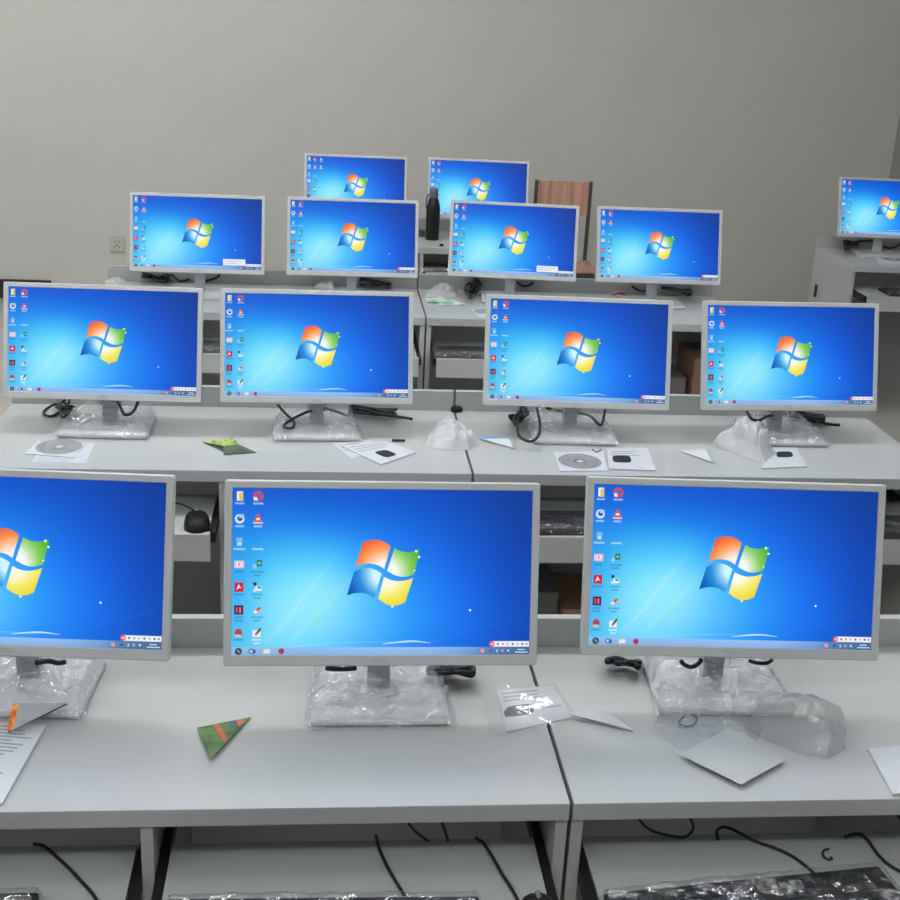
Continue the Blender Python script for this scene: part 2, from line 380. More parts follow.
def make_screen(popup=False, third=False):
    s = Pic()
    VT = .953
    s.grid(lambda a, b_: (a, b_), 64, 36, lambda u, v: wallp(u, v), 0)
    # light rays and arcs of the wallpaper
    ray_c = lambda k: (lambda u, v: blend(wallp(u, v), (235, 250, 255), k))
    for (a, bb, w, k) in (((.12, .93), (.34, .40), .010, .16), ((.18, .95), (.40, .52), .012, .12), ((.10, .93), (.24, .70), .006, .22)):
        n = 14
        pts = [lerp2(a, bb, i / n) for i in range(n + 1)]
        for i in range(n):
            t = (i + .5) / n; kk = k * math.sin(math.pi * (t * .85 + .1))
            p, q = pts[i], pts[i + 1]; cf = ray_c(kk)
            s.poly([(p[0] - w, p[1]), (q[0] - w * .7, q[1]), (q[0] + w * .7, q[1]), (p[0] + w, p[1])], cf, .00012)
    arc = [(.50 + .165 * t, .945 - .028 * math.sin(math.pi * min(1, t * .5 + .12)) + .034 * max(0, t - .6) ** 1.3) for t in [i / 16 for i in range(17)]]
    s.strip(arc, [.001 + .0045 * math.sin(math.pi * i / 16) for i in range(17)], lambda u, v: blend(wallp(u, v), (235, 250, 255), .75), .0002)
    arc2 = [(.18 + .4 * t, .955 - .03 * t - .015 * math.sin(math.pi * t)) for t in [i / 16 for i in range(17)]]
    s.strip(arc2, [.0022] * 17, lambda u, v: blend(wallp(u, v), (220, 245, 255), .3), .00015)
    arc3 = [(.62 + .36 * t, .94 - .17 * t) for t in [i / 10 for i in range(11)]]
    s.strip(arc3, [.003] * 11, lambda u, v: blend(wallp(u, v), (120, 180, 255), .13), .00013)
    # flag of four panes
    for topc, botc, edge, mid, core in PANES:
        tp = [flag_uv(p) for p in topc]; bt = [flag_uv(p) for p in botc]
        def cf(u, v, edge=edge, mid=mid, core=core):
            r = math.hypot((u - CENTRE[0]), (v - CENTRE[1]) * SH / SW) / .135
            r = min(1, max(0, (r - .30) / .70))
            return blend(core, mid, min(1, r * 2)) if r < .5 else blend(mid, edge, (r - .5) * 2)
        s.grid(lambda a, b_: lerp2(along(tp, a), along(bt, a), b_), 12, 10, cf, .0003)
    for p, r in (((703, 238), .0045), ((728, 287), .0042), ((690, 400), .003)):
        u, v = flag_uv(p); s.disc(u, v, r, (225, 250, 235), .0005)
    u, v = flag_uv((512, 702)); s.disc(u, v, .004, (240, 250, 190), .0005)
    s.disc(.795, .728, .0042, (190, 225, 255), .0004); s.disc(.795, .728, .002, (240, 250, 255), .0005)
    s.disc(.277, .785, .006, (130, 240, 190), .0003, sx=1.6)
    # desktop icons
    z1, z2, z3 = .0004, .0005, .0006
    cols = [.0235, .0835]
    for r in range(7):
        vy = .048 + .136 * r
        for c in range(2):
            u = cols[c]; A = SW / SH; k = 1
            if (c, r) == (1, 2): pass                       # this one stays a bare caption
            elif c == 0 and r == 0:
                s.rect(u - .010, vy - .028, u + .010, vy + .028, (240, 236, 205), z1); s.rect(u - .002, vy - .020, u + .011, vy + .030, (215, 195, 110), z2)
            elif c == 0 and r == 1:
                s.disc(u, vy, .016, (205, 228, 250), z1); s.disc(u + .001, vy - .003, .009, (40, 70, 150), z2); s.rect(u - .002, vy - .026, u + .014, vy - .004, (170, 200, 240), z3)
            elif c == 0 and r == 2:
                s.poly([(u - .011, vy - .024), (u + .011, vy - .024), (u + .008, vy + .026), (u - .008, vy + .026)], (120, 185, 240), z1); s.rect(u - .006, vy + .004, u + .006, vy + .02, (190, 220, 245), z2)
            elif c == 0 and r == 3:
                s.rect(u - .016, vy - .022, u + .016, vy + .022, (235, 195, 210), z1); s.rect(u - .008, vy - .010, u + .008, vy + .010, (250, 240, 245), z2); s.disc(u, vy, .004, (215, 120, 140), z3)
            elif c == 0 and r == 4:
                s.rect(u - .015, vy - .028, u + .015, vy + .028, (205, 35, 60), z1); s.poly([(u - .009, vy + .016), (u - .001, vy - .02), (u + .003, vy - .004), (u + .01, vy + .008), (u + .002, vy + .004)], (255, 225, 230), z2)
            elif c == 0 and r == 5:
                s.rect(u - .015, vy - .028, u + .015, vy + .028, (70, 35, 80), z1); s.rect(u - .009, vy - .016, u - .004, vy + .018, (230, 90, 100), z2); s.rect(u + .001, vy - .016, u + .008, vy + .018, (235, 110, 110), z2)
            elif c == 0 and r == 6:
                s.disc(u, vy, .013, (190, 70, 70), z1); s.poly([(u + .002, vy - .02), (u + .014, vy + .02), (u + .002, vy + .02)], (60, 90, 160), z2); s.rect(u - .010, vy + .012, u + .010, vy + .026, (240, 190, 150), z3)
            elif c == 1 and r == 0:
                s.disc(u, vy, .017, (225, 70, 60), z1); s.disc(u + .002, vy - .002, .009, (70, 110, 190), z2); s.poly([(u - .016, vy + .004), (u - .004, vy + .006), (u - .002, vy + .028), (u - .014, vy + .026)], (240, 225, 235), z3)
            elif c == 1 and r == 1:
                s.poly([(u - .003, vy - .030), (u + .003, vy - .030), (u + .014, vy + .024), (u - .014, vy + .024)], (225, 85, 70), z1); s.rect(u - .006, vy - .006, u + .006, vy + .006, (250, 235, 235), z2); s.rect(u - .016, vy + .018, u + .016, vy + .028, (240, 190, 190), z3)
            elif c == 1 and r == 3:
                s.rect(u - .002, vy - .026, u + .014, vy + .010, (50, 90, 90), z1); s.disc(u + .006, vy - .008, .006, (120, 190, 120), z2); s.rect(u - .016, vy + .000, u - .004, vy + .024, (150, 205, 235), z2)
            elif c == 1 and r == 4:
                s.disc(u - .008, vy - .020, .006, (20, 60, 90), z1); s.rect(u - .006, vy - .006, u + .014, vy + .022, (225, 240, 250), z1); s.rect(u + .001, vy - .003, u + .012, vy + .007, (50, 80, 110), z2); s.disc(u - .008, vy + .018, .006, (200, 225, 245), z2)
            elif c == 1 and r == 5:
                s.poly([(u - .013, vy + .012), (u + .006, vy - .020), (u + .014, vy - .010), (u - .004, vy + .024)], (225, 80, 70), z1); s.poly([(u - .013, vy + .012), (u - .005, vy - .002), (u + .003, vy + .010), (u - .004, vy + .024)], (250, 225, 215), z2)
            elif c == 1 and r == 6:
                s.rect(u - .014, vy - .014, u + .012, vy + .026, (235, 240, 245), z1); s.poly([(u + .010, vy - .030), (u + .016, vy - .022), (u + .003, vy + .012), (u - .004, vy + .002)], (70, 110, 60), z2); s.disc(u - .002, vy + .010, .005, (225, 120, 60), z3)
            lines = 2 if (c == 1 and r >= 3) or (c == 0 and r == 5) else 1
            dull = r >= 3 and not (c == 1 and r == 6)
            for q in range(lines):
                vv = vy + .044 + q * .020
                hw = random.uniform(.012, .021) * (1 if q == 0 else .7)
                cc = blend(wallp(u, vv), (20, 50, 90) if dull else (245, 250, 255), .28 if dull else .62)
                uu = u - hw
                while uu < u + hw:
                    w = random.uniform(.003, .006); s.rect(uu, vv - .006, min(uu + w, u + hw), vv + .006, cc, z1); uu += w + .0012
    if third:
        for r in range(2):
            vy = .048 + .136 * r; u = .1435
            s.poly([(u - .012, vy + .02), (u, vy - .026), (u + .012, vy + .02)], (215, 205, 235), z1); s.rect(u - .014, vy + .038, u + .014, vy + .048, (220, 235, 250), z1)
    # task bar
    def bar(u, v):
        k = (v - VT) / (1 - VT)
        base = interp([0, .15, .4, .65, .8, .87, 1], [(150, 195, 235), (150, 190, 240), (150, 192, 245), (150, 190, 240), (120, 165, 220), (88, 130, 176), (70, 108, 155)], u)
        return blend(base, (30, 60, 110), .12 * k)
    s.grid(lambda a, b_: (a, VT + (1 - VT) * b_), 40, 2, bar, .0003)
    s.disc(.024, .977, .012, (45, 65, 105), z1); s.disc(.022, .972, .004, (130, 150, 150), z2); s.disc(.027, .981, .003, (160, 190, 110), z2)
    s.disc(.066, .977, .010, (90, 140, 205), z1); s.rect(.070, .966, .080, .990, (45, 80, 140), z1); s.disc(.066, .977, .004, (200, 225, 250), z2)
    s.rect(.106, .964, .128, .990, (225, 232, 225), z1); s.rect(.106, .964, .116, .970, (235, 220, 150), z2)
    s.disc(.165, .977, .010, (175, 60, 80), z1); s.disc(.166, .975, .004, (110, 60, 120), z2)
    s.disc(.840, .976, .007, (235, 150, 160), z1); s.disc(.868, .976, .005, (70, 90, 130), z1); s.rect(.888, .968, .892, .986, (190, 215, 240), z1)
    s.disc(.908, .976, .005, (215, 140, 160), z1); s.disc(.928, .976, .004, (190, 215, 235), z1)
    for q in range(2):
        uu = .952 + (.008 if q == 0 else 0)
        while uu < .990 - (.008 if q == 0 else 0): s.rect(uu, .966 + q * .016, uu + .005, .973 + q * .016, (215, 230, 245), z1); uu += .0062
    # input bar above it
    s.rect(.872, .918, .999, .952, (236, 238, 246), z1)
    s.disc(.872, .935, .0095, (235, 90, 100), z2); s.rect(.869, .930, .877, .940, (255, 215, 215), z3)
    for uu, cc in ((.892, (110, 120, 150)), (.909, (220, 140, 150)), (.925, (190, 190, 205)), (.943, (110, 125, 160)), (.960, (190, 190, 210)), (.976, (100, 110, 140)), (.990, (140, 150, 180))):
        s.disc(uu, .935, .004, cc, z2)
    if popup:
        s.rect(.700, .855, .875, .945, (232, 234, 244), .0007)
        for q in range(2): s.rect(.712, .878 + q * .03, .850 - .03 * q, .888 + q * .03, (190, 195, 215), .0008)
    me = bpy.data.meshes.new('screen'); me.from_pydata(s.v, [], s.f)
    at = me.color_attributes.new('pic', 'FLOAT_COLOR', 'CORNER'); i = 0
    for cs in s.c:
        for c in cs: at.data[i].color = (*lin(c), 1); i += 1
    me.materials.append(M['screen'])
    # faces must look to the front
    bm = bmesh.new(); bm.from_mesh(me)
    for f in bm.faces:
        if f.normal.y > 0: f.normal_flip()
    bm.to_mesh(me); bm.free(); me.update()
    return me
SCREEN = make_screen(); SCREEN_POP = make_screen(popup=True); SCREEN_3 = make_screen(third=True)

# ------------------------------------------------------------------ monitor
def loop_rect(x0, x1, h0, h1, d, r=.004, n=4):
    P = []
    for cx, ch, a0 in ((x1 - r, h1 - r, 0), (x0 + r, h1 - r, 90), (x0 + r, h0 + r, 180), (x1 - r, h0 + r, 270)):
        for k in range(n + 1):
            a = math.radians(a0 + 90 * k / n); P.append(tl(cx + r * math.cos(a), ch + r * math.sin(a), d))
    return P
def loops(mb, LL, close_first=False, close_last=False):
    n = len(LL[0]); vs = [p for l in LL for p in l]
    fs = [[i * n + k, i * n + (k + 1) % n, (i + 1) * n + (k + 1) % n, (i + 1) * n + k] for i in range(len(LL) - 1) for k in range(n)]
    if close_first: fs.append(list(range(n)))
    if close_last: fs.append([(len(LL) - 1) * n + k for k in range(n)])
    mb.add(vs, fs, smooth=False)
def text_mesh(txt, size, name):
    cu = bpy.data.curves.new(name, 'FONT'); cu.body = txt; cu.size = size; cu.align_x = 'CENTER'; cu.align_y = 'CENTER'; cu.extrude = .0003
    o = bpy.data.objects.new(name, cu); C.objects.link(o)
    dg = bpy.context.evaluated_depsgraph_get(); dg.update()
    me = bpy.data.meshes.new_from_object(o.evaluated_get(dg))
    bpy.data.objects.remove(o); bpy.data.curves.remove(cu)
    me.name = name
    return me
def crumple(nx, ny, f, amp, freq, seed):
    """grid sheet with point function f(u,v) and folded noise along z"""
    vs = []
    for j in range(ny + 1):
        for i in range(nx + 1):
            u, v = i / nx, j / ny; p = Vector(f(u, v))
            q = Vector((p.x * freq + seed * 3.1, p.y * freq - seed * 1.7, p.z * freq))
            e = mnoise.noise(q) + .6 * abs(mnoise.noise(q * 2.3)) + .3 * mnoise.noise(q * 5)
            edge = min(u, v, 1 - u, 1 - v) * 8
            vs.append(p + Vector((mnoise.noise(q * 1.3 + Vector((9, 0, 0))) * .4, mnoise.noise(q * 1.3 + Vector((0, 9, 0))) * .4, e)) * amp)
    fs = [[j * (nx + 1) + i, j * (nx + 1) + i + 1, (j + 1) * (nx + 1) + i + 1, (j + 1) * (nx + 1) + i] for j in range(ny) for i in range(nx)]
    return vs, fs
MON_GROUP = 'white desktop monitors showing the same blue desktop'
def make_monitor(label):
    t = thing('computer_monitor', label, 'monitor', (0, 0, 0), 0, MON_GROUP)
    x = MW / 2
    mb = MB()
    ix, i0, i1 = x - SBX, SBOT, MH - STOP
    loops(mb, [loop_rect(-x, x, 0, MH, .016), loop_rect(-x, x, 0, MH, .002), loop_rect(-x + .0015, x - .0015, .0015, MH - .0015, 0),
               loop_rect(-ix - .001, ix + .001, i0 - .001, i1 + .001, 0, .001), loop_rect(-ix, ix, i0, i1, .0022, .0006), loop_rect(-ix - .004, ix + .004, i0 - .004, i1 + .004, .004, .001)])
    mb.build('bezel', M['shell'], t)
    mb = MB()
    loops(mb, [loop_rect(-x + .001, x - .001, .001, MH - .001, .0055), loop_rect(-x + .001, x - .001, .001, MH - .001, .017), loop_rect(-x + .008, x - .008, .008, MH - .008, .026, .01),
               loop_rect(-x + .07, x - .07, .05, MH - .05, .050, .03), loop_rect(-x + .10, x - .10, .08, MH - .07, .054, .03)], True, True)
    mb.build('back_cover', M['shell'], t)
    sc = bpy.data.objects.new('screen', SCREEN); C.objects.link(sc); sc.parent = t
    me = text_mesh('DELL', .0115, 'logo')
    for v in me.vertices: v.co = tl(v.co.x, SBOT * .5 + v.co.y, -.0002 - v.co.z * .5)
    me.materials.clear(); me.materials.append(M['mark'])
    lg = bpy.data.objects.new('logo', me); C.objects.link(lg); lg.parent = t
    mb = MB(); mb.box(-.115, .115, -.025, .150, 0, .0125, .006, seg=3); mb.build('stand_base', M['stand'], t)
    mb = MB()
    prof = [(.098, .0122), (.100, .10), (.108, .20), (.105, .255)]
    vs = []
    for (yy, zz) in prof:
        for dx, dy in ((-.019, -.012), (.019, -.012), (.019, .012), (-.019, .012)): vs.append((dx * (1 if zz < .2 else 1.4), yy + dy, zz))
    fs = [[i * 4 + k, i * 4 + (k + 1) % 4, (i + 1) * 4 + (k + 1) % 4, (i + 1) * 4 + k] for i in range(3) for k in range(4)] + [[3, 2, 1, 0], [12, 13, 14, 15]]
    mb.add(vs, fs)
    mb.build('stand_neck', M['stand'], t)
    return t
def wrap_mesh(seed, wid=.252):
    def f(u, v):
        xx = (u - .5) * wid
        yy = -.037 + v * .185
        ex = abs(u - .5) * 2
        # rises from the desk, lies over the base, climbs to the neck behind
        prof = .004 + .024 * min(1, v / .12) * min(1, (1 - ex) / .15)
        prof += .075 * max(0, v - .35) ** 1.3 * max(0, 1 - (ex * 1.05) ** 2) * (1 if v < .95 else .9)
        xx *= 1 - .12 * v
        return (xx, yy, prof + .004)
    mb = MB(); vs, fs = crumple(70, 50, f, .0095, 40, seed)
    vs = [(v[0], v[1], max(v[2], .0015)) for v in vs]
    # keep the film above the base slab
    out = []
    for v in vs:
        if abs(v[0]) < .122 and -.032 < v[1] < .157: v = (v[0], v[1], max(v[2], .0142 + .25 * max(0, v[2] - .005)))
        if abs(v[0]) < .026 and v[1] > .074: v = (v[0], min(v[1], .0735), v[2])
        out.append(v)
    mb.add(out, fs, smooth=True)
    o = mb.build('plastic_wrap', M['film']); me = o.data; bpy.data.objects.remove(o)
    return me
WRAPS = [wrap_mesh(s) for s in (1, 2, 3, 4)]
proto = None
def monitor(x, y, rz, label, wrap=None, screen=None):
    global proto
    base = (x, y, TOP + .0006)
    if proto is None:
        proto = make_monitor(label); proto.location = base; proto.rotation_euler = (0, 0, rz); r = proto
    else:
        r = dup(proto, base, rz, label)
    pend.append((r, wrap, screen))
    return r
pend = []
monitor(.099, 1.779, 0, 'white monitor in the middle of the nearest row, screen whole, its base wrapped in film', 0)
monitor(-.495, 1.814, -.072, 'white monitor of the nearest row, cut off by the left edge of the picture', 1)
monitor(.687, 1.802, -.047, 'rightmost white monitor of the nearest row, a crumpled clear bag before its stand', 2)
monitor(-.574, 3.158, -.03, 'leftmost white monitor of the second row, a round disc in a sleeve lying before it', 3)
monitor(-.018, 3.163, .021, 'second-row white monitor directly behind the manuals and pen, right of the green leaflet', 0)
monitor(.680, 3.164, -.045, 'second-row white monitor just right of the desk seam, a black cable loop under it', 1)
monitor(1.282, 3.173, .043, 'rightmost white monitor of the second row, a black cable bundle under its right half', 2)
monitor(-.488, 4.764, 0, 'leftmost white monitor of the third row, beside the wall socket, white pop-up on screen', None, SCREEN_POP)
monitor(.103, 4.784, .01, 'third-row white monitor just left of the dark bottle')
monitor(.732, 4.823, -.096, 'third-row white monitor in front of the wooden chair, white pop-up on screen', None, SCREEN_POP)
monitor(1.323, 4.81, -.009, 'rightmost white monitor of the third row, bare wall behind it')
monitor(.140, 6.214, -.016, 'left one of the two white monitors on the farthest desk', None, SCREEN_3)
monitor(.751, 6.232, -.07, 'right one of the two white monitors on the farthest desk, half behind the bottle')
monitor(2.822, 6.07, -.02, 'white monitor on the corner desk, cut off by the right edge of the picture')
for r, wrap, screen in pend:
    if screen:
        for ch in r.children:
            if ch.name.split('.')[0] == 'screen': ch.data = screen
    if wrap is not None:
        o = bpy.data.objects.new('plastic_wrap', WRAPS[wrap]); C.objects.link(o); o.parent = r
        o['label'] = 'clear plastic film around the stand base'

# ------------------------------------------------------------------ cables
def cable(pts, label, r=.0032, name='cable', group='black cables on the desks', sub=6):
    P = [Vector(p) for p in pts]
    o = MB().tube(P, r, 7, sub=sub).build(name, M['cable'], None, P[0])
    return tag(o, label, 'cable', group)
BACKS = [2.0198, 3.4242, 5.0454, 6.31 if False else 6.426]
def DK(x, y, h):                 # on the desk, but never through its raised back board
    p = D(x, y, h)
    lim = min((b for b in BACKS if b + .35 > p.y), default=6.426)
    if x > 830 and y < 270: lim = 6.31
    if p.y > lim - .010: p = V(x, y, lim - .010)
    return p
def DP(seq, h=.0045): return [DK(p[0], p[1], p[2] if len(p) > 2 else h) for p in seq]
def bundle(a, b_, n, spread, seed, h=.006, tail=(), head=()):
    """one cable folded to and fro between two picture points"""
    rnd = random.Random(seed); A, B = Vector(a), Vector(b_); P = [Vector((*q, 0)) for q in ()]
    out = list(head)
    ax = (B - A).normalized(); nx = Vector((-ax.y, ax.x))
    for i in range(n):
        s, e = (A, B) if i % 2 == 0 else (B, A)
        o1 = nx * rnd.uniform(-spread, spread); o2 = nx * rnd.uniform(-spread, spread)
        d = (e - s)
        for t in (.04, .35, .65, .96):
            p = s + d * t + o1 * (1 - t) + o2 * t + nx * rnd.uniform(-.3, .3) * spread
            out.append((p.x, p.y, h + rnd.uniform(0, .030)))
    return out + list(tail)
cable(DP([(36, 663, 0.070), (48, 661, 0.065), (58, 663, 0.061), (65, 662, 0.065)]), 'short black cable end under the left-edge monitor of the nearest row', .0045)
cable(DP([(326, 668, 0.065), (340, 669, 0.059), (356, 668, 0.065)]), 'short black cable peeping out under the middle near monitor, left of its logo', .0045)
cable(DP(bundle((428, 668), (474, 670), 7, 5, 3)), 'black cable bundle under the right corner of the middle near monitor', .004)
cable(DP(bundle((606, 662), (640, 665), 7, 6, 4)), 'black cable coil behind the left corner of the right near monitor', .0035)
cable(DP([(681, 661, 0.070), (685, 665, 0.061), (692, 667, 0.058), (699, 663, 0.065), (701, 659, 0.070)]), 'black cable hook under the right near monitor, left of its neck', .004)
cable(DP([(750, 661, 0.070), (757, 663, 0.061), (767, 663, 0.061), (772, 660, 0.070)]), 'short black cable peeping under the right near monitor, right of its neck', .0035)
cable(DP(bundle((62, 402), (70, 413), 7, 9, 5, tail=((58, 404), (46, 409), (44, 414), (52, 416), (62, 410)))), 'black cable tangle under the leftmost second-row monitor, left of its neck', .0035)
cable(DP([(116, 400, .07), (120, 406, .06), (124, 414, .05), (130, 414, .05), (135, 409, .055), (138, 401, .07)]), 'black U-shaped cable under the leftmost second-row monitor, right of its neck', .0042)
cable(DP([(278, 405, .06), (286, 414, .05), (294, 422, .042), (292, 428, .04), (284, 427, .04), (286, 423, .042), (296, 417, .048), (310, 411, .05), (324, 410, .04)]), 'looped black cable left of the neck of the second second-row monitor', .004)
cable(DP(bundle((350, 406), (396, 414), 8, 4.5, 6, head=((322, 407), (336, 411), (348, 415)), tail=((400, 417), (412, 419)))), 'long black cable bundle right of the neck of the second second-row monitor', .004)
cable(DP(bundle((526, 409), (512, 420), 7, 6, 7, tail=((517, 424, .03), (519, 436, .03), (530, 441.5, .03), (538, 436, .036), (540, 424, .045), (537, 408, .06)))), 'black cable bundle with a long hanging loop under the third second-row monitor', .004)
cable(DP([(546, 408, .06), (560, 411, .05), (578, 413, .045), (590, 416, .042), (600, 425, .04), (603, 420, .045), (605, 410, .06)]), 'black cable bent to a point under the third second-row monitor, right of its neck', .004)
cable(DP([(747, 412, .075), (752, 419, .07), (760, 420, .066), (768, 416, .06), (778, 416, .05)]), 'black hooked cable left of the neck of the last second-row monitor', .0042)
cable(DP(bundle((790, 413), (824, 419), 6, 3.5, 8, tail=((828, 424), (840, 425)))), 'thick black cable bundle under the right half of the last second-row monitor', .005)
cable(DP(bundle((142, 276), (168, 280), 7, 5, 9, tail=((172, 275), (180, 281), (190, 279)))), 'black cable tangle under the leftmost third-row monitor, left of its neck', .004)
cable(DP([(200, 281), (210, 280), (218, 277), (219, 274, .02)]), 'black cable end right of the neck of the leftmost third-row monitor', .0045)
cable(DP(bundle((360, 281), (391, 285), 7, 4, 10)), 'black cable bundle right of the neck of the second third-row monitor', .004)
cable(DP(bundle((479, 281), (466, 293), 9, 6, 11)), 'fan of black cable just right of the white bag, under the third third-row monitor', .004)
cable(DP([(517, 282, .02), (523, 286), (530, 285), (533, 282, .02)]), 'small black cable hook under the middle of the third third-row monitor', .005)
cable(DP([(632, 286, .02), (638, 290), (645, 291), (650, 288)]), 'small black cable hook under the last third-row monitor, beside the red wrapper', .0045)
cable(DP(bundle((662, 288), (691, 294), 6, 4, 12)), 'black cable bundle under the right half of the last third-row monitor', .0045)
cable(DP(bundle((844, 245), (858, 242), 7, 5, 13)), 'black cable coil under the left corner of the corner-desk monitor', .005)
cable(DP([(858, 241), (868, 241), (878, 240, .02)]), 'straight black cable beside the coil on the corner desk', .0055)
cable(DP([(883, 246), (890, 248), (897, 246), (904, 240)]), 'curved black cable end at the right edge on the corner desk', .005)

# cables on the near keyboard trays (tray surface is 12 cm below the top)
def TP(seq): return [D(p[0], p[1], (p[2] if len(p) > 2 else 0) - .1165) for p in seq]
G2 = 'black cables on the near keyboard trays'
cable(TP([(33, 844, .004), (44, 846), (56, 856), (68, 867), (82, 882), (92, 893), (98, 902)]), 'black cable across the tray at the bottom left corner', .0026, group=G2)
cable(TP([(376, 836, .02), (379, 848), (386, 864), (395, 880), (404, 895)]), 'black cable down the middle near tray to the keyboard', .0026, group=G2)
cable(TP([(476, 838, .014), (483, 843), (492, 856), (502, 874), (510, 886), (518, 900)]), 'black cable down the middle near tray, right of the first, near the seam', .0026, group=G2)
cable([V(408, 823, 1.60), V(416, 832, 1.60), V(428, 841, 1.60)], 'short slanting black cable under the desk edge above the middle near tray', .0023, group=G2)
cable([V(442, 823, 1.60), V(445, 831, 1.60), V(448, 841, 1.60)], 'short upright black cable under the desk edge above the middle near tray', .0023, group=G2)
cable([V(634, 812, 1.60), V(646, 827, 1.60), V(662, 834, 1.60), V(684, 837, 1.60), V(693, 829, 1.60), V(691, 820, 1.60), V(686, 815, 1.60)], 'looping black cable hanging under the desk edge right of the seam', .0023, group=G2)
cable(TP([(718, 839, .004), (717, 831), (724, 827), (736, 831), (755, 841), (775, 848), (792, 856), (806, 866), (816, 875)]), 'black cable hooking over and running to the film-wrapped right keyboard', .0026, group=G2)
cable(TP([(845, 837, .004), (858, 834), (867, 839), (877, 853), (888, 864), (905, 874)]), 'black cable curving off the right edge over the near tray', .0026, group=G2)

def twist(pts, label):
    P = [Vector(p) for p in pts]
    return tag(MB().tube(P, .0016, 6, sub=5).build('twist_tie', M['cable'], None, P[0]), label, 'twist tie', 'loose black twist ties')
twist(DP([(688, 711, .006), (685, 715), (681, 719), (679, 723), (684, 726), (691, 726), (696, 722), (696, 717), (689, 713), (682, 714)], .003), 'looped black twist tie on the near desk before the right monitor')
twist(TP([(829, 849), (824, 850), (823, 855), (827, 859), (832, 859), (831, 857)]), 'C-shaped black twist tie on the near tray at the right')
twist(DP([(592.5, 449), (596, 452), (599, 451.5), (601, 449)], .003), 'tiny black twist tie above the second disc sleeve of the second row')

# ------------------------------------------------------------------ papers, sleeves, cards
def rows(mb, quad, lines, z, mi, a=.1, bnd=.9, wid=.35):
    """printed lines across a quad given as TL,TR,BR,BL"""
    TL, TR, BR, BL = [Vector(q) for q in quad]
    for i in range(lines):
        v = a + (bnd - a) * (i + .5) / lines; hv = (bnd - a) / lines * wid * .5
        u1 = random.uniform(.6, .92)
        P = []
        for uu, vv in ((.08, v - hv), (u1, v - hv), (u1, v + hv), (.08, v + hv)):
            p = TL.lerp(TR, uu).lerp(BL.lerp(BR, uu), vv); P.append((p.x, p.y, p.z + z))
        mb.slab(P, z * .9, mi)
def patch(mb, quad, u0, u1, v0, v1, z, mi):
    """printed picture with rounded corners on a quad"""
    TL, TR, BR, BL = [Vector(q) for q in quad]; P = []
    for k in range(20):
        a = 2 * math.pi * k / 20; c, s = math.cos(a), math.sin(a)
        uu = (u0 + u1) / 2 + (u1 - u0) / 2 * math.copysign(abs(c) ** .45, c); vv = (v0 + v1) / 2 + (v1 - v0) / 2 * math.copysign(abs(s) ** .6, s)
        p = TL.lerp(TR, uu).lerp(BL.lerp(BR, uu), vv); P.append((p.x, p.y, p.z + z))
    mb.slab(P, z * .9, mi)
def quadD(pp, h): return [D(x, y, h) for x, y in pp]

# near row, left edge: booklet of closely printed text
q = quadD([(-34, 720), (46, 725), (2, 803), (-96, 790)], .0050)
mb = MB(); mb.slab(q, .0045, 0); rows(mb, q, 20, .0003, 1, .03, .97, .35)
o = mb.build('booklet', [M['paper'], M['ink']], None, q[0]); tag(o, 'white printed booklet at the left edge of the near desk', 'booklet')
# near row, right edge: plain white booklet
q = quadD([(868, 748), (960, 742), (985, 786), (893, 794)], .0050)
mb = MB(); mb.slab(q, .0045, 0)
o = mb.build('booklet', [M['paper'], M['ink']], None, q[0]); tag(o, 'plain white booklet at the right edge of the near desk', 'booklet')

def folded(name, label, cat, tris, mats, group=None, thick=.0007, part=None):
    """folded sheet: flaps given as lists of points, each with a material index"""
    mb = MB(); org = tris[0][0][0]
    for P, mi in tris:
        P = [Vector(p) for p in P]; n = (P[1] - P[0]).cross(P[2] - P[0]).normalized()
        if n.z < 0: P = P[::-1]; n = -n
        k = len(P); vs = P + [p - n * thick for p in P]
        mb.add(vs, [list(range(k)), list(range(2 * k - 1, k - 1, -1))] + [[i, i + k, (i + 1) % k + k, (i + 1) % k] for i in range(k)], mi, False)
    return tag(mb.build(name, mats, None, org), label, cat, group)
# grey triangle card with an orange end, near desk left
a, b2, c2, d2 = D(13, 703.5, .040), D(68, 702.5, .036), D(7, 731, .016), D(19, 703.2, .040)
e2 = D(12.5, 730, .016)
folded('folded_card', 'grey folded triangular card with an orange end, at left on the near desk', 'card',
       [([d2, b2, e2], 0), ([a, d2, e2, c2], 1), ([D(8, 732.5, .010), D(68, 704, .034), D(64, 703, .034), D(9, 730.5, .012)], 2)], [M['grey_card'], M['orange'], M['dark_ink_and_shade']])  # dark strip along the long edge paints the card's shadow side
# green and orange triangle, near desk
A, B_, Cc = D(197, 727.5, .006), D(251, 717, .003), D(211, 758.5, .008)
def on(u, v): return A + (B_ - A) * u + (Cc - A) * v + Vector((0, 0, .0003))
folded('folded_leaflet', 'green and orange triangular leaflet on the near desk, left of the middle monitor', 'leaflet',
       [([A, B_, Cc], 0), ([on(.28, .01), on(.40, .0), on(.42, .55), on(.34, .60)], 1), ([on(.58, .05), on(.68, .02), on(.66, .20), on(.58, .2)], 2), ([on(.72, .02), on(.88, .01), on(.85, .13), on(.70, .22)], 1),
        ([D(197, 728, .001), D(251, 717.5, .001), D(212, 755, .001)], 0)], [M['leaf'], M['pink_orange'], M['blue_print']])
